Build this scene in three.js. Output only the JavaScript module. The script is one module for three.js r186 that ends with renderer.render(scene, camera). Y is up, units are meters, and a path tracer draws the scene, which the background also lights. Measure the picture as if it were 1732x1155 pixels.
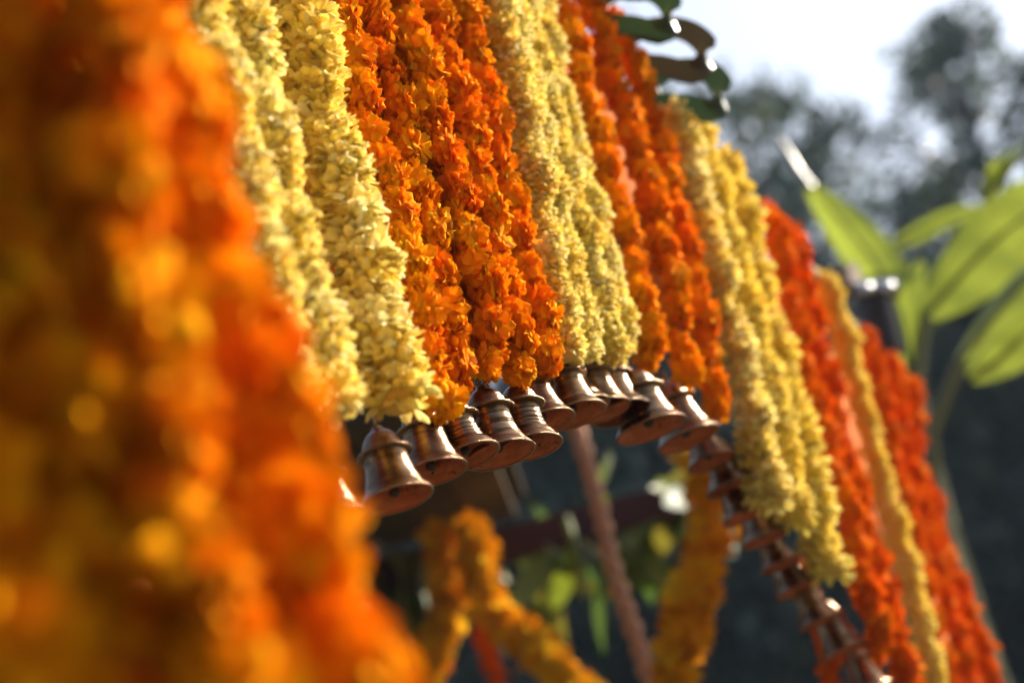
import * as THREE from 'three';
import { mergeGeometries } from 'three/addons/utils/BufferGeometryUtils.js';
import { ImprovedNoise } from 'three/addons/math/ImprovedNoise.js';

// ---------------------------------------------------------------- camera, sky, sun, exposure
const D2R = Math.PI / 180;
const scene = new THREE.Scene();
const lin = (r, g, b) => new THREE.Color().setRGB(r, g, b);
const camera = new THREE.PerspectiveCamera(27.0, 1024 / 682, 0.05, 400);
camera.position.set(0, 1.55, 0);
camera.rotation.set(18 * D2R, 0, -14.5 * D2R, 'YXZ');
camera.updateMatrixWorld(true);
camera.focus = 1.235;
camera.userData.fStop = 2.3;

const SUN_AZ = 55 * D2R, SUN_EL = 29 * D2R;              // azimuth to the right of straight ahead
const sunDir = new THREE.Vector3(Math.sin(SUN_AZ) * Math.cos(SUN_EL), Math.sin(SUN_EL), -Math.cos(SUN_AZ) * Math.cos(SUN_EL));
const sun = new THREE.DirectionalLight(new THREE.Color().setRGB(1.0, 0.9, 0.76), 5);
sun.position.copy(sunDir).multiplyScalar(40);
sun.castShadow = true; sun.shadow.radius = 1;
sun.shadow.mapSize.set(2048, 2048);
Object.assign(sun.shadow.camera, { left: -9, right: 9, top: 9, bottom: -9, near: 1, far: 90 });
scene.add(sun);

{ // hazy morning sky: pale towards the sun and the horizon, blue overhead and behind
  const W = 256, H = 128, a = new Float32Array(W * H * 4), d = new THREE.Vector3();
  for (let j = 0; j < H; j++) for (let i = 0; i < W; i++) {
    const el = ((j + .5) / H - .5) * Math.PI, ph = ((i + .5) / W - .5) * 2 * Math.PI;
    d.set(Math.cos(el) * Math.cos(ph), Math.sin(el), Math.cos(el) * Math.sin(ph));
    const up = Math.max(0, d.y), t = Math.pow(up, .6), ang = Math.acos(THREE.MathUtils.clamp(d.dot(sunDir), -1, 1)) / D2R;
    const glow = .7 * Math.exp(-ang * ang / (2 * 30 * 30));
    const k = (j * W + i) * 4;
    a[k] = .15 * (1 - t) + .025 * t + glow * .94; a[k + 1] = .19 * (1 - t) + .05 * t + glow * .97; a[k + 2] = .25 * (1 - t) + .13 * t + glow; a[k + 3] = 1;
    if (d.y < 0) { const g = Math.min(1, -d.y * 8); a[k] = a[k] * (1 - g) + .12 * g; a[k + 1] = a[k + 1] * (1 - g) + .11 * g; a[k + 2] = a[k + 2] * (1 - g) + .09 * g; }
  }
  const sky = new THREE.DataTexture(a, W, H, THREE.RGBAFormat, THREE.FloatType);
  sky.mapping = THREE.EquirectangularReflectionMapping; sky.magFilter = THREE.LinearFilter; sky.minFilter = THREE.LinearFilter; sky.needsUpdate = true;
  scene.background = sky; scene.environment = sky;
  scene.fog = new THREE.FogExp2(lin(.6, .78, 1.0), .0022);
}
const renderer = new THREE.WebGLRenderer({ antialias: true });
renderer.setSize(1024, 682);
renderer.shadowMap.enabled = true;
renderer.toneMapping = THREE.LinearToneMapping;
renderer.toneMappingExposure = 2.6;

// ---------------------------------------------------------------- helpers
let seed = 7;
function rnd() { seed = (seed + 0x6D2B79F5) | 0; let t = Math.imul(seed ^ (seed >>> 15), 1 | seed); t = (t + Math.imul(t ^ (t >>> 7), 61 | t)) ^ t; return ((t ^ (t >>> 14)) >>> 0) / 4294967296; }
const rr = (a, b) => a + (b - a) * rnd();
const noise = new ImprovedNoise();
const V = (x, y, z) => new THREE.Vector3(x, y, z);
const FPX = 577.5 / Math.tan(13.5 * D2R);
// the point that stands z metres ahead of the camera (measured level, so a plumb line keeps its z) on the sight line through a pixel of the photograph
function at(u, v, z) {
  const d = V((u - 866) / FPX, -(v - 577.5) / FPX, -1).applyQuaternion(camera.quaternion);
  return camera.position.clone().addScaledVector(d, z / -d.z);
}
const used = {};
function numbered(name) { const n = used[name] = (used[name] ?? -1) + 1; return n ? `${name}_${String(n).padStart(3, '0')}` : name; }
function tag(o, label, category, group) { o.userData.label = label; o.userData.category = category; if (group) o.userData.group = group; return o; }
function thing(name, label, category, group, pos) {
  const o = new THREE.Group(); o.name = numbered(name); if (pos) o.position.copy(pos); scene.add(o);
  return tag(o, label, category, group);
}
function part(name, geo, mat, parent) {
  const m = new THREE.Mesh(geo, mat); m.name = name; m.castShadow = m.receiveShadow = true; (parent || scene).add(m); return m;
}
function struct(name, geo, mat) { const m = part(numbered(name), geo, mat); m.userData.kind = 'structure'; return m; }
function noiseTex(w, h, fn, srgb) {
  const a = new Uint8Array(w * h * 4);
  for (let j = 0; j < h; j++) for (let i = 0; i < w; i++) { const c = fn(i / w, j / h); for (let k = 0; k < 3; k++) a[(j * w + i) * 4 + k] = Math.max(0, Math.min(255, c[k] * 255)); a[(j * w + i) * 4 + 3] = 255; }
  const t = new THREE.DataTexture(a, w, h); t.wrapS = t.wrapT = THREE.RepeatWrapping; t.magFilter = THREE.LinearFilter; t.minFilter = THREE.LinearMipmapLinearFilter; t.generateMipmaps = true;
  if (srgb) t.colorSpace = THREE.SRGBColorSpace; t.needsUpdate = true; return t;
}
const thin = (c, tr, rough = .8, extra = {}) => new THREE.MeshPhysicalMaterial({ color: c, roughness: rough, transmission: tr, thickness: 0, ior: 1.4, side: THREE.DoubleSide, ...extra });
function tube(points, r, seg = 24, rad = 8) { return new THREE.TubeGeometry(new THREE.CatmullRomCurve3(points), seg, r, rad, false); }

// a bent blade given as rows of points: rows x cols grid -> geometry
function grid(rows, cols, f, uvScale = 1) {
  const p = [], uv = [], ix = [];
  for (let i = 0; i < rows; i++) for (let j = 0; j < cols; j++) { const q = f(i / (rows - 1), j / (cols - 1) * 2 - 1); p.push(q.x, q.y, q.z); uv.push(j / (cols - 1) * uvScale, i / (rows - 1) * uvScale); }
  for (let i = 0; i < rows - 1; i++) for (let j = 0; j < cols - 1; j++) { const a = i * cols + j, b = a + 1, c = a + cols, d = c + 1; ix.push(a, b, d, a, d, c); }
  const g = new THREE.BufferGeometry(); g.setAttribute('position', new THREE.Float32BufferAttribute(p, 3)); g.setAttribute('uv', new THREE.Float32BufferAttribute(uv, 2)); g.setIndex(ix); g.computeVertexNormals(); return g;
}
function colored(g, r, gg, b) { const n = g.attributes.position.count, c = new Float32Array(n * 3); for (let i = 0; i < n; i++) { c[i * 3] = r; c[i * 3 + 1] = gg; c[i * 3 + 2] = b; } g.setAttribute('color', new THREE.BufferAttribute(c, 3)); return g; }

// ---------------------------------------------------------------- the ground
{
  const tex = noiseTex(256, 256, (x, y) => { const n = .5 + .3 * noise.noise(x * 8, y * 8, 1) + .3 * noise.noise(x * 40, y * 40, 2); return [.20 + .14 * n, .19 + .12 * n, .11 + .07 * n]; }, true);
  tex.repeat.set(150, 150);
  const g = new THREE.PlaneGeometry(300, 300); g.rotateX(-Math.PI / 2);
  struct('ground', g, new THREE.MeshStandardMaterial({ map: tex, roughness: 1 }));
}

// ---------------------------------------------------------------- trees behind
const leafTones = [[.045, .075, .03], [.06, .09, .035], [.035, .065, .03], [.10, .12, .035]];
function clumpGeo(n, spread, leaf) {
  const gs = [];
  for (let i = 0; i < n; i++) {
    const L = leaf * rr(.7, 1.3), w = L * .22, b = rr(-.2, .25);
    const g = grid(3, 3, (s, t) => V(t * w * Math.sin(Math.PI * (.08 + .88 * s)), s * L, b * L * s * s + .05 * L * Math.abs(t)));
    g.applyMatrix4(new THREE.Matrix4().compose(V(rr(-1, 1), rr(-1, 1), rr(-1, 1)).multiplyScalar(spread), new THREE.Quaternion().setFromEuler(new THREE.Euler(rr(0, 6), rr(0, 6), rr(0, 6))), V(1, 1, 1)));
    gs.push(g);
  }
  return mergeGeometries(gs);
}
const clumps = [clumpGeo(26, .26, .22), clumpGeo(30, .24, .20), clumpGeo(22, .30, .26)];
const leafMat = thin(lin(1, 1, 1), .35, .9, { clearcoat: .8, clearcoatRoughness: .25 });
const barkMat = new THREE.MeshStandardMaterial({ color: lin(.10, .075, .055), roughness: .95 });
function limb(pts, r0, r1) {
  const c = new THREE.CatmullRomCurve3(pts), g = new THREE.TubeGeometry(c, 14, 1, 7, false), p = g.attributes.position;
  for (let i = 0; i <= 14; i++) { const o = c.getPointAt(i / 14), r = r0 + (r1 - r0) * i / 14; for (let j = 0; j <= 7; j++) { const k = i * 8 + j; p.setXYZ(k, o.x + (p.getX(k) - o.x) * r, o.y + (p.getY(k) - o.y) * r, o.z + (p.getZ(k) - o.z) * r); } }
  g.computeVertexNormals(); return g;
}
function tree(x, z, h, cw, count, lobes, label, low = .3, full = 1) {
  const t = thing('tree', label, 'tree', null, V(x, 0, z)), gs = [];
  gs.push(limb([V(0, -.2, 0), V(rr(-.15, .15), h * .3, rr(-.1, .1)), V(rr(-.3, .3), h * .6, 0), V(0, h * .85, 0)], h * .028, h * .008));
  const L = [];
  for (let i = 0; i < lobes; i++) {
    const a = i * 2.4 + rr(-.4, .4), y = h * (low + (1 - low) * (i + .5) / lobes) + rr(-.3, .3), k = Math.sin(Math.PI * (.15 + .8 * (i + .5) / lobes));
    const c = V(Math.cos(a) * cw * k * rr(.35, .95), y, Math.sin(a) * cw * k * rr(.35, .95));
    L.push([c, (rr(.11, .22) * cw + .12) * full]);
    gs.push(limb([V(0, y - h * .15, 0), V(c.x * .5, y - h * .04, c.z * .5), c], h * .009, h * .002));
  }
  part('trunk', mergeGeometries(gs), barkMat, t);
  const im = new THREE.InstancedMesh(clumps[used.tree % 3], leafMat, count); im.name = 'crown'; im.castShadow = im.receiveShadow = true; im.userData.kind = 'stuff';
  const m = new THREE.Matrix4(), q = new THREE.Quaternion(), col = new THREE.Color();
  for (let i = 0; i < count; i++) {
    const [c, r] = L[Math.floor(rnd() * L.length)];
    const d = V(rr(-1, 1), rr(-1, 1), rr(-1, 1)).normalize().multiplyScalar(r * Math.pow(rnd(), .45)); d.y *= .7;
    q.setFromEuler(new THREE.Euler(rr(0, 6), rr(0, 6), rr(0, 6)));
    const s = rr(.7, 1.25); m.compose(c.clone().add(d), q, V(s, s, s)); im.setMatrixAt(i, m);
    const tn = leafTones[Math.floor(rnd() * 4)], b = rr(.7, 1.2); im.setColorAt(i, col.setRGB(tn[0] * b, tn[1] * b, tn[2] * b));
  }
  t.add(im);
  return t;
}
// the sparse, higher crowns against the sky
tree(2.6, -15, 9.2, 3.0, 130, 34, 'tall open tree with thin hazy crown against the pale sky, left of the others', .35);
tree(6.4, -17, 9.6, 2.7, 190, 30, 'tall tree with the darker upper crown near the right edge', .3);
tree(4.8, -21, 10.6, 3.4, 180, 36, 'pale far tree whose loose crown shows sky between its leaves', .35);
tree(9.4, -16, 10.4, 3.0, 280, 26, 'broad tree at the far right behind the banana leaves', .25);
// added unseen trees behind the lens: block rear sky, darken the bell reflections
tree(-3.4, 4.5, 6.4, 2.6, 900, 26, 'added unseen dense tree behind the photographer on the left, blocking sky', .12, 1.6);
tree(.4, 7.5, 7.2, 3.0, 1000, 26, 'added unseen dense tree straight behind the photographer, blocking sky', .12, 1.6);
tree(5.2, 6.0, 6.8, 2.8, 900, 26, 'added unseen dense tree behind the photographer on the right, blocking sky', .12, 1.6);
// dense lower growth
tree(1.0, -12, 5.2, 2.2, 1900, 26, 'dense dark low tree behind the middle of the arch', .12, 1.5);
tree(4.2, -12.5, 4.7, 2.4, 1700, 26, 'dense dark bushy tree behind the banana stems', .1, 1.5);
tree(7.4, -13, 5.6, 2.4, 1350, 26, 'dense dark bushy tree at the lower right corner', .1, 1.5);
tree(-2.4, -12, 5.6, 2.4, 1700, 26, 'dense dark tree seen through the gap below the bells', .12, 1.5);

// ---------------------------------------------------------------- the canopy behind the garlands
const brownMat = new THREE.MeshStandardMaterial({ color: lin(.07, .045, .022), roughness: .95 });
const maroonMat = new THREE.MeshStandardMaterial({ color: lin(.06, .012, .014), roughness: .6 });
{
  const Zb = 3.3, pR = at(1190, 838, Zb), y0 = pR.y;
  const t = thing('thatched_canopy', 'dark thatched canopy on a maroon beam behind the row of bells', 'canopy', null, V(-.6, y0, -Zb));
  // ceiling: battens side by side
  const bat = new THREE.BoxGeometry(.105, .03, 1.05), mats = [brownMat, new THREE.MeshStandardMaterial({ color: lin(.10, .066, .03), roughness: .95 }), new THREE.MeshStandardMaterial({ color: lin(.055, .04, .018), roughness: .95 })];
  for (let i = 0; i < 14; i++) { const m = part('batten', bat, mats[i % 3], t); m.position.set(-1.0 + i * .112, .085 + rr(-.006, .006), .5); m.rotation.y = rr(-.01, .01); }
  part('thatch', new THREE.BoxGeometry(1.62, .02, 1.06), brownMat, t).position.set(-.27, .115, .5);
  part('beam', new THREE.BoxGeometry(2.6, .075, .09), maroonMat, t).position.set(-.36, 0, 0);
  // leaves tucked under and over the beam
  const lm = [[.17, .21, .015], [.08, .14, .015], [.26, .22, .025]].map(c => thin(lin(...c), .5, .9, { clearcoat: .25, clearcoatRoughness: .4 }));
  const leaf = [0, 1, 2].map(() => { const L = rr(.15, .2), w = L * .16, b = rr(.1, .4); return grid(7, 3, (s, tt) => V(tt * w * Math.sin(Math.PI * (.05 + .93 * s)), -s * L, b * L * s * s - .15 * w * (1 - Math.abs(tt)))); });
  for (let i = 0; i < 150; i++) {
    const m = part('leaf', leaf[i % 3], lm[Math.floor(rnd() * 3)], t);
    m.position.set(rr(-.35, 1.0), rr(-.1, .1), rr(-.12, .14)); m.rotation.set(rr(-.7, .7), rr(0, 6), rr(-1.2, 1.2));
  }
}

// ---------------------------------------------------------------- flowers
// marigold head: ruffled petals on a solid heart, opening along +Y, unit radius
function heart(r, detail, squash = 1) { const g = new THREE.IcosahedronGeometry(r, detail); g.scale(1, squash, 1); const n = g.attributes.position.count; const ix = []; for (let i = 0; i < n; i++) ix.push(i); g.setIndex(ix); return colored(g, .9, .8, .8); }
function marigold(n, rows, cols) {
  const gs = [heart(.5, 1)];
  for (let i = 0; i < n; i++) {
    const t = Math.acos(1 - (i + .5) / n * 1.45) + rr(-.12, .12), a = i * 2.39996 + rr(-.35, .35);
    const nn = V(Math.sin(t) * Math.cos(a), Math.cos(t), Math.sin(t) * Math.sin(a));
    const et = V(Math.cos(t) * Math.cos(a), -Math.sin(t), Math.cos(t) * Math.sin(a)), ea = V(-Math.sin(a), 0, Math.cos(a));
    const tw = rr(-.7, .7), wdir = ea.clone().multiplyScalar(Math.cos(tw)).addScaledVector(et, Math.sin(tw)), bdir = et.clone().multiplyScalar(Math.cos(tw)).addScaledVector(ea, -Math.sin(tw));
    const up = rnd() < .3;                                   // some petals stand up and ruffle, the rest lie like scales
    const b0 = up ? rr(-.1, .3) : rr(.25, .7), b1 = up ? rr(.2, .9) : rr(.55, 1.35), L = up ? rr(.46, .64) : rr(.42, .62), w = rr(.2, .32), f = rr(2.2, 4.6), ph = rr(0, 6), cup = rr(-.08, .2), amp = up ? rr(.07, .15) : rr(.03, .09), notch = rr(.0, .16);
    const base = nn.clone().multiplyScalar(.40);
    const g = grid(rows, cols, (s, tt) => {
      const se = s * (1 - notch * tt * tt * s + .07 * Math.sin(tt * f * 2 + ph) * s);
      let x = 0, y = 0; const K = 6; for (let k = 0; k < K; k++) { const q = b0 + b1 * Math.pow(se * (k + .5) / K, 1.3); x += Math.cos(q) / K; y += Math.sin(q) / K; }
      x *= se * L; y *= se * L;
      const q = b0 + b1 * Math.pow(se, 1.3), ww = w * (.30 + .70 * Math.sin(Math.min(1, s) * 1.8)) * (s > .62 ? Math.sqrt(Math.max(0, 1 - Math.pow((s - .62) / .38, 2) * .82)) : 1) * tt;
      const off = cup * tt * tt * se * .8 + amp * se * se * Math.sin(tt * f + ph);
      return base.clone().addScaledVector(nn, x - off * Math.sin(q)).addScaledVector(bdir, y + off * Math.cos(q)).addScaledVector(wdir, ww);
    });
    const wilt = rnd() < .03, k = wilt ? rr(.4, .6) : rr(.82, 1.1), h = wilt ? .7 : rr(.85, 1.15); gs.push(colored(g, k, k * h, k * h));
  }
  return mergeGeometries(gs);
}
// chrysanthemum head threaded through its middle: channelled petals standing out all round the thread (thread along Y), unit radius
function chrys(n, rows, cols) {
  const gs = [heart(.56, 1, .9)];
  for (let i = 0; i < n; i++) {
    const a = i * 2.39996 + rr(-.2, .2), e = (rnd() < .5 ? 1 : -1) * Math.pow(rnd(), 1.3) * .8 - .06;
    const dir = V(Math.cos(a) * Math.cos(e), Math.sin(e), Math.sin(a) * Math.cos(e)), wd = V(-Math.sin(a), 0, Math.cos(a)), nd = new THREE.Vector3().crossVectors(dir, wd);
    const L = rr(.76, 1.0), w = rr(.12, .18), bend = rr(-.75, .75), cup = rr(.35, .95) * (rnd() < .5 ? -1 : 1), tw = rr(-.8, .8), r0 = .42;
    const g = grid(rows, cols, (s, tt) => {
      const r = r0 + s * (L - r0), ww = w * (.55 + .45 * Math.sin(Math.min(1, s + .05) * 1.75)) * (s > .72 ? Math.sqrt(Math.max(0, 1 - Math.pow((s - .72) / .28, 2) * .9)) : 1);
      const off = bend * s * s * .32 - cup * ww * (1 - tt * tt), A = ww * tt, c = Math.cos(tw * s), sn = Math.sin(tw * s);
      return dir.clone().multiplyScalar(r).addScaledVector(wd, A * c - off * sn * .5).addScaledVector(nd, off * c + A * sn);
    });
    const wilt = rnd() < .025, k = wilt ? rr(.55, .75) : rr(.88, 1.08); gs.push(colored(g, k, k * rr(.95, 1.05), k * rr(.8, 1.2)));
  }
  return mergeGeometries(gs);
}
const MG = { hi: [0, 1, 2, 3, 4, 5, 6].map(() => marigold(72, 7, 5)), mid: [0, 1, 2, 3].map(() => marigold(56, 4, 4)), lo: [0, 1, 2].map(() => marigold(42, 3, 3)) };
const CG = { hi: [0, 1, 2, 3, 4].map(() => chrys(76, 6, 4)), mid: [0, 1, 2, 3].map(() => chrys(52, 5, 3)), lo: [0, 1, 2].map(() => chrys(40, 4, 3)) };
const petal = (r, g, b, tr = .17) => thin(lin(r, g, b), tr, .92, { vertexColors: true, specularIntensity: .06 });
const MM = {
  orange: [petal(.95, .345, .002), petal(.95, .315, .002), petal(.96, .39, .002), petal(.94, .27, .002)],
  deep: [petal(.88, .19, .002), petal(.89, .22, .002), petal(.86, .16, .002)],
  amber: [petal(.94, .45, .005), petal(.94, .50, .008)],
  yellow: [petal(.98, .82, .27, .22), petal(.98, .79, .21, .22), petal(.98, .86, .38, .22)],
  gold: [petal(.97, .77, .15, .2), petal(.97, .80, .21, .2)],
};
const threadMat = new THREE.MeshStandardMaterial({ color: lin(.42, .34, .22), roughness: .9 });
function garland(o) {
  const { pts, z, R, kind, q = 'mid', tone, label, group, step } = o;
  const n = pts.length, wp = pts.map(([u, v], i) => at(u, v, Array.isArray(z) ? z[0] + (z[1] - z[0]) * i / (n - 1) : z));
  const base = wp[n - 1].clone();
  for (let i = 1; i < n - 1; i++) wp[i].add(V(rr(-.003, .003), 0, rr(-.004, .004)));
  const t = thing(kind === 'chrys' ? 'chrysanthemum_garland' : 'marigold_garland', label, 'garland', group, base);
  const c = new THREE.CatmullRomCurve3(wp.map(p => p.sub(base))), len = c.getLength(), st = step || (kind === 'chrys' ? R * .46 : R * .68);
  part('thread', new THREE.TubeGeometry(c, 20, .0012, 5, false), threadMat, t);
  const N = Math.max(1, Math.round(len / st)), mats = MM[tone], geos = (kind === 'chrys' ? CG : MG)[q];
  let az = rr(0, 6); const ph = rr(0, 6), X = V(1, 0, 0);
  for (let i = 0; i < N; i++) {
    const k = Math.min(.999, Math.max(.001, 1 - (i + .5) / N)), p = c.getPointAt(k), T = c.getTangentAt(k);
    const fat = 1 + .07 * Math.sin(i * .55 + ph) + .05 * Math.sin(i * .21 + ph * 2) + rr(-.09, .09);
    az += 2.39996 + rr(-.5, .5); p.add(V(.0035 * Math.sin(i * .9 + ph) + rr(-.0015, .0015), 0, .0035 * Math.cos(i * .7 + ph * 3)));
    const e1 = new THREE.Vector3().crossVectors(T, X).normalize(), e2 = new THREE.Vector3().crossVectors(T, e1);
    const out = e1.clone().multiplyScalar(Math.cos(az)).addScaledVector(e2, Math.sin(az));
    const m = part(kind === 'chrys' ? 'chrysanthemum_flower' : 'marigold_flower', geos[Math.floor(rnd() * geos.length)], mats[Math.floor(rnd() * mats.length)], t);
    if (kind === 'chrys') {
      const up = T.clone().negate().addScaledVector(e1, rr(-.2, .2)).addScaledVector(e2, rr(-.2, .2)).normalize();
      m.quaternion.setFromUnitVectors(V(0, 1, 0), up).multiply(new THREE.Quaternion().setFromAxisAngle(V(0, 1, 0), rr(0, 6.28)));
      m.position.copy(p).addScaledVector(out, R * .06); m.scale.setScalar(R * 1.08 * fat);
    } else {
      out.addScaledVector(T, rr(-.25, .45)).normalize();
      m.quaternion.setFromUnitVectors(V(0, 1, 0), out).multiply(new THREE.Quaternion().setFromAxisAngle(V(0, 1, 0), rr(0, 6.28)));
      m.position.copy(p).addScaledVector(out, R * .16); m.scale.setScalar(R * .92 * fat);
    }
  }
  return t;
}
const gM = 'marigold garlands of the front curtain', gY = 'yellow garlands of the front curtain';
// near, blurred orange strings at the left
const LL = (a) => garland({ kind: 'marigold', q: 'mid', group: 'blurred orange garlands nearest the lens', R: .026, tone: 'orange', ...a });
LL({ pts: [[205, -160], [290, 150], [345, 400], [484, 760], [560, 1060], [615, 1300]], z: [.57, .57], R: .0295, label: 'nearest orange marigold garland that overlaps the yellow garlands and the first bell' });
LL({ pts: [[110, -160], [175, 60], [205, 300], [215, 480], [290, 800], [390, 1250]], z: [.50, .50], R: .0295, label: 'large blurred orange marigold garland second from the left', tone: 'orange' });
LL({ pts: [[-60, -160], [10, 300], [90, 700], [170, 1250]], z: [.49, .49], R: .029, label: 'dark blurred orange marigold garland third from the left edge of the photo', });
LL({ pts: [[-230, -160], [-150, 300], [-60, 700], [20, 1250]], z: [.47, .47], R: .029, label: 'dark blurred orange marigold garland cut by the left edge of the photo', });
LL({ pts: [[20, -160], [80, 80], [150, 420], [230, 800], [330, 1250]], z: [.66, .66], label: 'shadowed orange marigold garland glimpsed between the blurred near ones' });
LL({ pts: [[190, -160], [262, 120], [312, 420], [385, 800], [470, 1250]], z: [.64, .64], label: 'orange marigold garland glimpsed between the two nearest blurred ones' });
// first yellow group
const Y = (a) => garland({ kind: 'chrys', q: 'hi', group: gY, R: .027, tone: 'yellow', ...a });
Y({ pts: [[290, -200], [335, 30], [388, 260], [462, 560], [494, 690]], z: .86, R: .025, label: 'pale yellow garland partly hidden behind the near orange garland' });
Y({ pts: [[364, -200], [408, 40], [462, 260], [532, 540], [568, 690]], z: .94, R: .025, label: 'pale yellow garland in the middle of the left three yellow ones' });
Y({ pts: [[455, -200], [498, 20], [545, 220], [625, 500], [660, 680]], z: 1.02, R: .0295, label: 'thickest pale yellow garland beside the sharp orange ones' });
// sharp orange group
const O = (a) => garland({ kind: 'marigold', q: 'hi', group: gM, R: .023, tone: 'orange', ...a });
O({ pts: [[540, -200], [580, 0], [632, 240], [700, 480], [742, 695]], z: 1.10, label: 'sharp orange marigold garland next to the thick yellow one, its frayed end lowest' });
O({ pts: [[588, -200], [632, 10], [690, 240], [730, 420], [775, 660]], z: 1.14, label: 'sharp orange marigold garland second right of the thick yellow one' });
O({ pts: [[636, -200], [682, 20], [748, 260], [800, 440], [838, 625]], z: 1.17, R: .025, label: 'sharp orange marigold garland ending just above the grooved sharp bell' });
O({ pts: [[690, -200], [735, 0], [790, 240], [850, 480], [880, 640]], z: 1.21, label: 'sharp orange marigold garland ending over the slim bell right of the grooved one' });
O({ pts: [[735, -200], [778, 0], [838, 240], [890, 440], [930, 625]], z: 1.25, label: 'sharp orange marigold garland touching the second yellow group' });
O({ pts: [[612, -200], [655, 0], [720, 260], [772, 440], [806, 605]], z: 1.2, label: 'orange marigold garland set back between the second and the third sharp one' });
// second yellow group
Y({ pts: [[792, -200], [835, 0], [895, 280], [945, 520], [968, 600]], z: 1.30, R: .0215, label: 'yellow garland leftmost of the four in the second yellow group' });
Y({ pts: [[818, -200], [862, 0], [922, 280], [975, 510], [997, 605]], z: 1.34, R: .021, label: 'yellow garland second of the four in the second yellow group' });
Y({ pts: [[845, -200], [886, 0], [950, 280], [1008, 500], [1030, 600]], z: 1.38, R: .021, label: 'yellow garland third of the four in the second yellow group' });
Y({ pts: [[868, -200], [905, 0], [975, 280], [1032, 480], [1058, 590]], z: 1.42, R: .0205, label: 'yellow garland rightmost of the second yellow group, against the orange' });
// second orange group
const O2 = (a) => garland({ kind: 'marigold', q: 'mid', group: gM, R: .024, tone: 'orange', ...a });
O2({ pts: [[920, -150], [955, 0], [1005, 220], [1068, 440], [1105, 615]], z: 1.48, label: 'orange marigold garland just right of the second yellow group' });
O2({ pts: [[965, -150], [1000, 0], [1058, 200], [1125, 420], [1165, 640]], z: 1.54, label: 'orange marigold garland below the folded green leaves, middle of three' });
O2({ pts: [[1035, 20], [1072, 120], [1110, 250], [1160, 430], [1195, 600], [1215, 700]], z: 1.60, label: 'orange marigold garland starting at the folded green leaves, touching the third yellow group' });
// third yellow group
const Y3 = (a) => garland({ kind: 'chrys', q: 'mid', group: gY, R: .028, tone: 'gold', ...a });
Y3({ pts: [[1140, 185], [1175, 330], [1225, 520], [1270, 700], [1300, 850]], z: 1.66, label: 'yellow garland leftmost of the third yellow group, beside the shiny bells', tone: 'yellow' });
Y3({ pts: [[1178, 205], [1212, 360], [1265, 540], [1312, 720], [1345, 880]], z: 1.74, label: 'yellow garland in the middle of the third yellow group' });
Y3({ pts: [[1225, 265], [1258, 400], [1310, 600], [1362, 800], [1400, 970]], z: 1.82, R: .031, label: 'thick golden garland at the right of the third yellow group, hanging lowest' });
// third orange group
const O4 = (a) => garland({ kind: 'marigold', q: 'lo', group: gM, R: .029, tone: 'deep', ...a });
O4({ pts: [[1298, 340], [1330, 460], [1372, 650], [1425, 850], [1470, 1010], [1495, 1110]], z: 1.92, label: 'deep orange garland right of the thick golden one' });
O4({ pts: [[1345, 395], [1370, 520], [1405, 680], [1455, 860], [1500, 1020], [1545, 1180]], z: 2.02, label: 'deep orange garland left of the single slim yellow one' });
Y3({ pts: [[1395, 470], [1425, 560], [1452, 660], [1492, 800], [1540, 980], [1592, 1180]], z: 2.14, R: .0225, label: 'single slim yellow garland between the deep orange ones at the right', q: 'lo' });
O4({ pts: [[1462, 560], [1484, 660], [1522, 820], [1562, 990], [1606, 1180]], z: 2.26, R: .028, label: 'deep orange garland right of the single slim yellow one' });
O4({ pts: [[1505, 605], [1520, 700], [1552, 840], [1596, 1000], [1650, 1180]], z: 2.34, R: .028, label: 'deep orange garland second from the right end of the curtain' });
O4({ pts: [[1540, 645], [1548, 740], [1576, 880], [1630, 1020], [1688, 1180]], z: 2.42, R: .028, label: 'last deep orange garland at the right end of the curtain' });
O4({ pts: [[1340, 950], [1385, 1040], [1410, 1180]], z: 1.98, label: 'short red orange garland low behind the last bells', tone: 'deep', R: .022 });
// garlands farther back
const S = (a) => garland({ kind: 'marigold', q: 'lo', group: 'loosely draped garlands behind the arch', R: .054, tone: 'amber', step: .022, ...a });
S({ pts: [[744, 900], [752, 960], [758, 1040], [730, 1120], [694, 1220]], z: 2.9, label: 'blurred amber garland behind the near orange one, its end bending left' });
S({ pts: [[796, 882], [804, 950], [826, 1020], [895, 1090], [1000, 1190]], z: 2.86, label: 'blurred amber garland swinging out to the lower right in the middle' });
S({ pts: [[1180, 765], [1196, 840], [1188, 950], [1160, 1060], [1140, 1190]], z: 2.5, label: 'blurred amber garland hanging left of the steep row of bells' });
S({ pts: [[812, 1060], [830, 1110], [850, 1200]], z: 3.1, tone: 'deep', R: .03, label: 'small red orange garland between the two blurred amber ones' });
garland({ kind: 'marigold', q: 'lo', R: .013, tone: 'amber', pts: [[1243, 870], [1252, 900], [1258, 915]], z: 2.4, label: 'tiny amber flower string under the steep row of bells', step: .015 });
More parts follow.
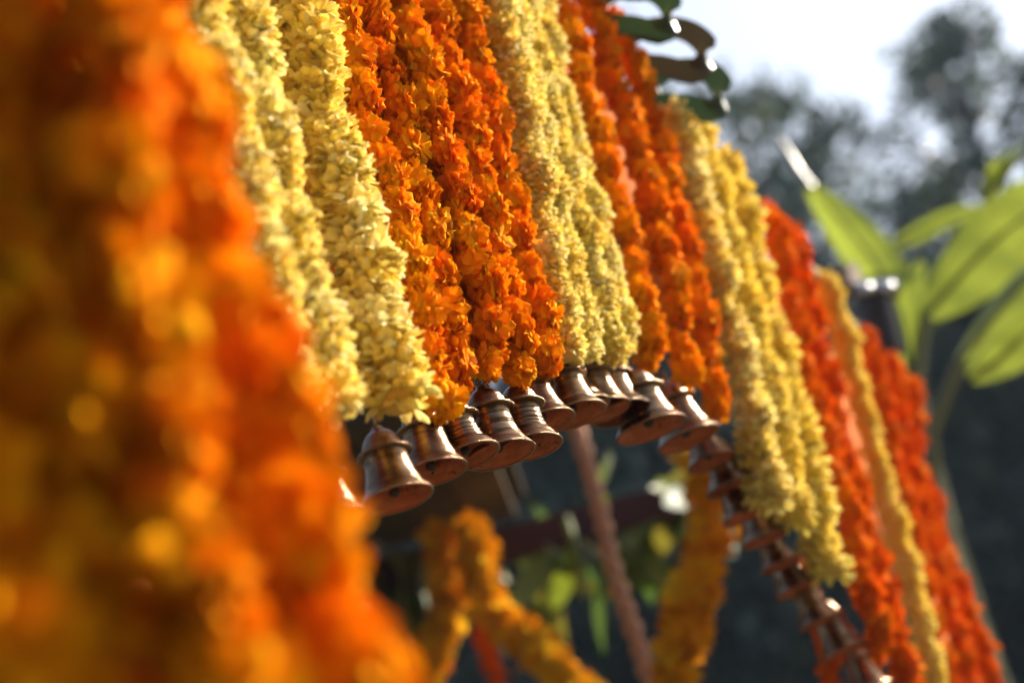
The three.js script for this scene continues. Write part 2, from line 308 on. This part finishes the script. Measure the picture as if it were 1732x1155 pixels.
{ // twisted rope
  const P = [[968, 700], [990, 770], [1015, 860], [1040, 970], [1070, 1060], [1112, 1190]].map(([u, v]) => at(u, v, 2.75)), base = P[5].clone();
  const t = thing('twisted_rope', 'twisted pinkish brown rope hanging slack below the bells', 'rope', null, base);
  const c = new THREE.CatmullRomCurve3(P.map(p => p.clone().sub(base))), rm = new THREE.MeshStandardMaterial({ color: lin(.62, .31, .18), roughness: .9 });
  for (let k = 0; k < 2; k++) {
    const q = []; for (let i = 0; i <= 140; i++) { const s = i / 140, p = c.getPointAt(s), a = s * 46 + k * Math.PI; q.push(p.add(V(Math.cos(a) * .009, 0, Math.sin(a) * .009))); }
    part('strand', new THREE.TubeGeometry(new THREE.CatmullRomCurve3(q), 240, .0095, 6, false), rm, t);
  }
}

// ---------------------------------------------------------------- bells
const bellBump = noiseTex(8, 1024, (x, y) => { const n = .5 + .28 * noise.noise(3.1, y * 70, 1) + .22 * noise.noise(1.3, y * 190, 4); return [n, n, n]; });
const bellTint = noiseTex(256, 256, (x, y) => { const n = noise.noise(x * 5, y * 5, 3) * .5 + noise.noise(x * 17, y * 17, 8) * .3, k = THREE.MathUtils.clamp(.5 + n, 0, 1); return [.70 - .27 * k, .575 - .27 * k, .435 - .24 * k]; }, true);
const bellRough = noiseTex(256, 256, (x, y) => { const n = noise.noise(x * 6, y * 6, 13) * .5 + noise.noise(x * 30, y * 30, 18) * .3, k = .22 + .16 * n; return [k, k, k]; });
const bellMat = new THREE.MeshPhysicalMaterial({ map: bellTint, metalness: 1, roughness: 1, roughnessMap: bellRough, bumpMap: bellBump, bumpScale: .0003, side: THREE.DoubleSide });
const inTint = noiseTex(256, 256, (x, y) => { const n = noise.noise(x * 7, y * 7, 31) + .6 * noise.noise(x * 23, y * 23, 36), k = THREE.MathUtils.clamp(.5 + n * .6, 0, 1), sp = noise.noise(x * 34, y * 34, 55) + .6 * noise.noise(x * 6, y * 6, 58) > .55 ? .4 : 1; return [(.86 - .18 * k) * sp, (.50 - .14 * k) * sp, (.34 - .11 * k) * sp]; }, true);
const innerMat = new THREE.MeshStandardMaterial({ map: inTint, metalness: .5, roughness: .5, side: THREE.DoubleSide });
const ironMat = new THREE.MeshStandardMaterial({ color: lin(.09, .07, .06), metalness: .8, roughness: .5 });
const wireMat = new THREE.MeshStandardMaterial({ color: lin(.25, .17, .12), metalness: .7, roughness: .45 });
function bellShape(grooves, waist) {
  const raw = [[.5, 0], [.503, .012], [.495, .03], [.455, .085], [.405, .155], [.362, .235], [.332, .32], [.312, .41], [.30, .50], [.294, .60]].map(([r, y]) => [y > 0.2 ? r * waist : r, y]);
  const c = new THREE.SplineCurve(raw.map(([r, y]) => new THREE.Vector2(r, y))), pts = [];
  for (let i = 0; i <= 90; i++) { const p = c.getPoint(i / 90); for (const [g, d] of grooves) { const k = (p.y - g) / .0085; p.x -= 2.2 * d * Math.exp(-k * k); } pts.push(p); }
  const inner = []; for (let i = 0; i <= 20; i++) { const p = c.getPoint(i / 20); inner.push(new THREE.Vector2(p.x - .028 - .02 * (i / 20), p.y + .006)); } inner.push(new THREE.Vector2(.12, .64), new THREE.Vector2(0.001, .65));
  const shell = new THREE.LatheGeometry([new THREE.Vector2(.472, .004), ...pts], 56);
  const collar = new THREE.LatheGeometry([[.285 * waist, .595], [.345, .603], [.378, .617], [.386, .634], [.374, .652], [.335, .664], [.28, .668]].map(([r, y]) => new THREE.Vector2(r, y)), 56);
  const cs = new THREE.SplineCurve([[.292, .664], [.285, .72], [.262, .79], [.218, .862], [.158, .925], [.1, .962], [.085, .985], [.08, 1.01], [.05, 1.025], [.001, 1.028]].map(([r, y]) => new THREE.Vector2(r, y))), cp = [];
  for (let i = 0; i <= 60; i++) { const p = cs.getPoint(i / 60); for (const g of [.74, .79, .85]) { const k = (p.y - g) / .008; p.x -= .008 * Math.exp(-k * k); } cp.push(p); }
  return { shell, collar, crown: new THREE.LatheGeometry(cp, 48), inner: new THREE.LatheGeometry(inner, 48) };
}
const bellShapes = [bellShape([[.2, .010], [.225, .008], [.37, .010], [.40, .008], [.52, .009]], 1), bellShape([[.16, .005], [.50, .006]], 1.03), bellShape([[.24, .007], [.30, .006], [.36, .007], [.44, .006], [.53, .006]], .95)];
const loopGeo = new THREE.TorusGeometry(.075, .027, 10, 24); loopGeo.translate(0, 1.085, 0);
const clapGeo = mergeGeometries([new THREE.SphereGeometry(.075, 16, 12).translate(0, .12, 0), new THREE.CylinderGeometry(.02, .024, .5, 8).translate(0, .4, 0)]);
const hookGeo = new THREE.TubeGeometry(new THREE.CatmullRomCurve3([V(0, 1.10, 0), V(.03, 1.15, .04), V(-.02, 1.22, .02), V(.02, 1.34, -.01), V(0, 1.46, 0)]), 20, .014, 6, false);
function bell(u, v, px, z, lean, shape, label, h = 1) {   // mouth centre in the photograph, mouth width there, distance
  const p = at(u, v + 6, z), D = 1.08 * px / FPX * p.distanceTo(camera.position);
  const t = thing('brass_bell', label, 'bell', 'bells along the hem of the garlands', p);
  const s = bellShapes[shape];
  part('shell', s.shell, bellMat, t); part('lining', s.inner, innerMat, t); part('collar', s.collar, bellMat, t); part('crown', s.crown, bellMat, t);
  const l = part('hanging_loop', loopGeo, bellMat, t); l.rotation.y = rr(0, 3);
  part('clapper', clapGeo, ironMat, t).rotation.z = rr(-.12, .12); part('hook_wire', hookGeo, wireMat, t);
  t.scale.set(D, D * h, D); t.rotation.set(lean[0] - .12, rr(0, 6), lean[1] + rr(-.05, .05), 'ZXY');
}
bell(562, 872, 112, .98, [.04, .0], 1, 'bell mostly hidden behind the near orange garland');
bell(672, 840, 118, 1.06, [.0, .05], 1, 'big smooth bell nearest the lens, left end of the bells in view', 1.06);
bell(733, 795, 112, 1.11, [.0, .06], 1, 'smooth bell second from the left, right behind the nearest one', 1.06);
bell(792, 768, 106, 1.14, [.0, .07], 2, 'bell just left of the grooved sharp bell', 1.0);
bell(846, 765, 116, 1.18, [.0, .0], 0, 'sharpest bell with clear turned grooves in the centre of the row', 1.04);
bell(896, 752, 108, 1.22, [-.02, .0], 2, 'slim bell with ring lines just right of the grooved bell', 1.04);
bell(920, 712, 104, 1.27, [.0, .08], 1, 'bell whose copper rim shows above the slim ringed bell');
bell(972, 698, 106, 1.32, [.0, .08], 1, 'bell under the left of the second yellow garlands');
bell(984, 688, 96, 1.37, [.02, .08], 1, 'bell half hidden behind the bell under the yellow garlands');
bell(1018, 690, 98, 1.39, [.0, .04], 1, 'small bell below the middle of the second yellow garlands');
bell(1050, 694, 100, 1.43, [.0, .06], 1, 'bell below the right end of the second yellow garlands');
bell(1102, 722, 116, 1.45, [.06, .04], 1, 'wide open bell showing its dark clapper below the orange garlands', .9);
bell(1166, 738, 104, 1.56, [.05, .1], 1, 'bell with two bright glints where the row turns down');
bell(1204, 776, 78, 1.62, [.0, .12], 1, 'first bell of the steep row, above the amber garland', 1.05);
bell(1238, 818, 80, 1.66, [.04, .16], 2, 'second bell of the steep row, tucked close under the first', 1.1);
bell(1262, 866, 76, 1.70, [.0, .14], 1, 'third bell of the steep row with a bright glint', 1.1);
bell(1294, 908, 76, 1.76, [.03, .12], 1, 'fourth bell of the steep row beside the tiny amber string', 1.1);
bell(1322, 950, 66, 1.80, [.0, .16], 2, 'fifth bell of the steep row, tilted and half covered by its neighbours', 1.1);
bell(1350, 992, 72, 1.84, [.0, .12], 1, 'dull bell of the steep row below the golden garland', 1.1);
bell(1388, 1046, 68, 1.88, [.03, .14], 2, 'slim bell of the steep row in front of the short red orange garland', 1.1);
bell(1430, 1096, 74, 1.92, [.0, .14], 1, 'bell near the lower end of the steep row', 1.15);
bell(1474, 1162, 70, 1.98, [.0, .1], 1, 'lowest bell cut by the bottom edge of the photo', 1.1);

// ---------------------------------------------------------------- rail of the arch, folded leaves, pole end
{
  const P = [[330, -230, .9], [560, -230, 1.1], [760, -210, 1.26], [925, -130, 1.48], [1040, 30, 1.6], [1142, 192, 1.67], [1230, 280, 1.83], [1345, 405, 2.03], [1460, 555, 2.26], [1550, 650, 2.43]].map(a => at(a[0] + 2, a[1] + 24, a[2] + .03)), b = P[9].clone();
  const t = thing('bamboo_rail', 'bent bamboo rail that the front garlands hang from', 'rail', null, b);
  part('pole', tube(P.map(p => p.clone().sub(b)), .009, 80, 8), new THREE.MeshStandardMaterial({ color: lin(.22, .13, .05), roughness: .6 }), t);
}
{ // added saffron cloth behind the strings, on the rail: blocks sky in the gaps
  const P = [[-300, -200, .70, 1350], [60, -200, .76, 1250], [240, -200, .84, 860], [420, -200, 1.0, 560], [560, -200, 1.1, 580], [760, -180, 1.26, 560], [925, -90, 1.5, 530], [1040, 70, 1.65, 560], [1142, 225, 1.74, 640], [1230, 320, 1.92, 760], [1345, 450, 2.12, 900], [1460, 600, 2.36, 1180], [1535, 690, 2.5, 1240]];
  const T = P.map(a => at(a[0], a[1], a[2] + .07)), B = P.map((a, i) => { const q = T[i].clone(), e = at(a[0] + .28 * (a[3] - a[1]), a[3], a[2] + .07); q.y = e.y; return q; });
  const ct = new THREE.CatmullRomCurve3(T), cb = new THREE.CatmullRomCurve3(B), b = T[12].clone();
  const g = grid(80, 12, (s, tt) => ct.getPoint(s).lerp(cb.getPoint(s), (tt + 1) / 2).sub(b).add(V(-.03 + .008 * Math.sin(s * 90), 0, -.01)));
  const t = thing('added_backing_cloth', 'added saffron cloth behind the front curtain, blocking sky between the strings', 'cloth', null, b);
  part('cloth', g, new THREE.MeshStandardMaterial({ color: lin(.62, .17, .01), roughness: 1, side: THREE.DoubleSide }), t);
}
{
  const t = thing('folded_leaf_string', 'dark green glossy leaves folded into loops at the top of the curtain', 'leaf string', null, at(1120, 150, 1.63));
  const mats = [[.028, .06, .022], [.042, .034, .018], [.024, .055, .026]].map(c => thin(lin(...c), .3, .9, { clearcoat: .8, clearcoatRoughness: .3 }));
  // each leaf: a long blade folded back on itself so that a lens-shaped eye stays open
  const fold = (cx, cy, w, h, tip, k, z) => {
    const ctl = [[cx - w * .75, cy - h * .10], [cx - w * .2, cy - h * .55], [cx + w * .35, cy - h * .42], [cx + w * tip, cy + h * .05], [cx + w * .42, cy + h * .60], [cx - w * .1, cy + h * .42], [cx - w * .75, cy + h * .3]].map(([u, v]) => at(u, v, z).sub(t.position));
    const c = new THREE.CatmullRomCurve3(ctl), across = V(.3, .88, .22).normalize();
    const g = grid(29, 5, (s, tt) => { const p = c.getPointAt(s), T = c.getTangentAt(s); const side = across.clone().addScaledVector(T, -across.dot(T)).normalize(); return p.addScaledVector(side, tt * .0155 * (.6 + .4 * Math.sin(Math.PI * s))).addScaledVector(T, .004 * tt * tt); });
    part('leaf', g, mats[k % 3], t);
  };
  fold(1040, -60, 96, 72, .55, 2, 1.56); fold(1078, 16, 104, 64, .58, 0, 1.58); fold(1128, 82, 112, 66, .62, 1, 1.62); fold(1166, 150, 104, 62, .55, 2, 1.66);
}
{
  const z = 2.9, t = thing('pole_end', 'brown wooden pole end with a shiny metal collar beside the far garlands', 'pole', null, at(1430, 475, z));
  const d = (u, v, zz = z) => at(u, v, zz).sub(t.position), bar = (a, b, r, seg) => { const g = new THREE.CylinderGeometry(r, r, a.distanceTo(b), seg, 1); g.applyQuaternion(new THREE.Quaternion().setFromUnitVectors(V(0, 1, 0), b.clone().sub(a).normalize())); const m = a.clone().add(b).multiplyScalar(.5); g.translate(m.x, m.y, m.z); return g; };
  part('wooden_pole', bar(d(1330, 505, 3.0), d(1448, 470), .034, 18), new THREE.MeshStandardMaterial({ color: lin(.16, .075, .03), roughness: .5 }), t);
  const steel = new THREE.MeshStandardMaterial({ color: lin(.42, .40, .38), metalness: 1, roughness: .3 });
  part('metal_collar', bar(d(1445, 493), d(1520, 489), .021, 20), steel, t);
  const glint_ball = new THREE.SphereGeometry(.013, 14, 10), chrome = new THREE.MeshStandardMaterial({ color: lin(.85, .85, .85), metalness: 1, roughness: .3 });  // added shiny balls that catch the sun as two bright glints
  part('glint_ball', glint_ball, chrome, t).position.copy(d(1467, 488, z - .04)); part('glint_ball', glint_ball, chrome, t).position.copy(d(1504, 486, z - .04));
  part('end_cup', bar(d(1478, 505), d(1502, 600), .036, 18), new THREE.MeshStandardMaterial({ color: lin(.05, .03, .022), roughness: .45 }), t);
}

// ---------------------------------------------------------------- banana plants
const veins = noiseTex(16, 512, (x, y) => { const n = .5 + .3 * Math.sin(y * 2 * Math.PI * 46) + .25 * noise.noise(2.2, y * 60, 5); return [n, n, n]; });
const leafTint = noiseTex(128, 512, (x, y) => { const st = .04 * Math.sin(y * 2 * Math.PI * 46) + .06 * noise.noise(x * 3, y * 26, 7) + .07 * noise.noise(x * 6, y * 5, 9), sp = noise.noise(x * 20, y * 40, 21) > .5 ? .72 : 1, k = (.9 + st) * sp; return [k, k, k * .97]; }, true);
const banana = [[.40, .48, .06, .58], [.40, .48, .06, .58], [.40, .48, .06, .58], [.40, .48, .06, .58]].map(([r, g, b, tr]) => thin(lin(r, g, b), tr, .88, { map: leafTint, bumpMap: veins, bumpScale: .0012, clearcoat: .7, clearcoatRoughness: .3 }));
const stalkMat = new THREE.MeshStandardMaterial({ color: lin(.16, .15, .04), roughness: .55 });
function blade(mid, wpx, z, tiltTo, mat, t, curl = .25) {     // midrib in the photograph, half width in pixels at the widest
  const base = t.position, c = new THREE.CatmullRomCurve3(mid.map(([u, v, dz]) => at(u, v, z + (dz || 0)).sub(base))), w = wpx / FPX * z;
  const side0 = tiltTo.clone().normalize();
  const prof = s => Math.pow(Math.sin(Math.PI * (.06 + .9 * s)), .75);
  const g = grid(22, 9, (s, tt) => {
    const p = c.getPointAt(s), T = c.getTangentAt(s), sd = side0.clone().addScaledVector(T, -side0.dot(T)).normalize(), n = new THREE.Vector3().crossVectors(T, sd);
    const k = w * prof(s);
    return p.addScaledVector(sd, tt * k).addScaledVector(n, curl * k * tt * tt + .05 * k * Math.sin(s * 23 + tt * 2));
  });
  part('leaf', g, mat, t);
  part('midrib', limb([0, .25, .5, .75, 1].map(s => c.getPointAt(s).add(V(0, -.002, .003))), .009, .002), stalkMat, t);
}
{
  const z = 3.3, t = thing('banana_plant', 'banana plant with sunlit yellow green leaves right of the curtain', 'plant', null, at(1560, 800, z));
  const ground = t.position.clone(); ground.y = 0; t.position.y = 0;
  const rel = (u, v, dz = 0) => at(u, v, z + dz).sub(t.position);
  part('stem', limb([V(.02, -.05, 0), V(.01, .8, 0), rel(1580, 790), rel(1552, 600), rel(1568, 520)], .05, .013), stalkMat, t);
  blade([[1540, 640], [1528, 560], [1502, 480], [1458, 412], [1410, 358], [1368, 312]], 46, z, V(.9, .45, .25), banana[0], t, .35);
  blade([[1568, 530], [1620, 470], [1690, 400], [1760, 350], [1850, 320]], 74, z - .1, V(-.35, .8, .45), banana[3], t, .3);
  part('glint_leaf_tip', limb([rel(1372, 318), rel(1352, 290), rel(1336, 262), rel(1316, 232)], .012, .007), new THREE.MeshPhysicalMaterial({ color: lin(.35, .34, .26), roughness: .25, clearcoat: 1, clearcoatRoughness: .1 }), t);  // added pale glossy piece standing in for a glint on the leaf rib
  blade([[1500, 420], [1540, 400], [1600, 370], [1660, 350]], 18, z + .2, V(-.2, .9, .6), banana[2], t, .2);
  blade([[1560, 560], [1540, 500], [1560, 440]], 24, z + .25, V(.9, .2, .2), banana[2], t, .2);
}
{
  const z = 3.0, t = thing('banana_plant', 'banana plant with dark drooping leaves cut by the right edge of the photo', 'plant', null, at(1600, 800, z));
  t.position.y = 0;
  const rel = (u, v, dz = 0) => at(u, v, z + dz).sub(t.position);
  part('stem', limb([V(0, -.05, 0), V(0, .7, 0), rel(1572, 790), rel(1590, 690), rel(1625, 610)], .045, .014), stalkMat, t);
  blade([[1615, 620], [1660, 560], [1720, 490], [1800, 430], [1880, 400]], 42, z, V(.35, .8, -.5), banana[2], t, -.3);
  blade([[1790, 180], [1730, 250], [1700, 300], [1660, 330]], 60, z - .2, V(.7, .5, .4), banana[1], t, .3);
  blade([[1640, 640], [1700, 600], [1760, 540], [1830, 520]], 40, z + .1, V(-.3, .8, .3), banana[1], t, .3);
}

renderer.render(scene, camera);
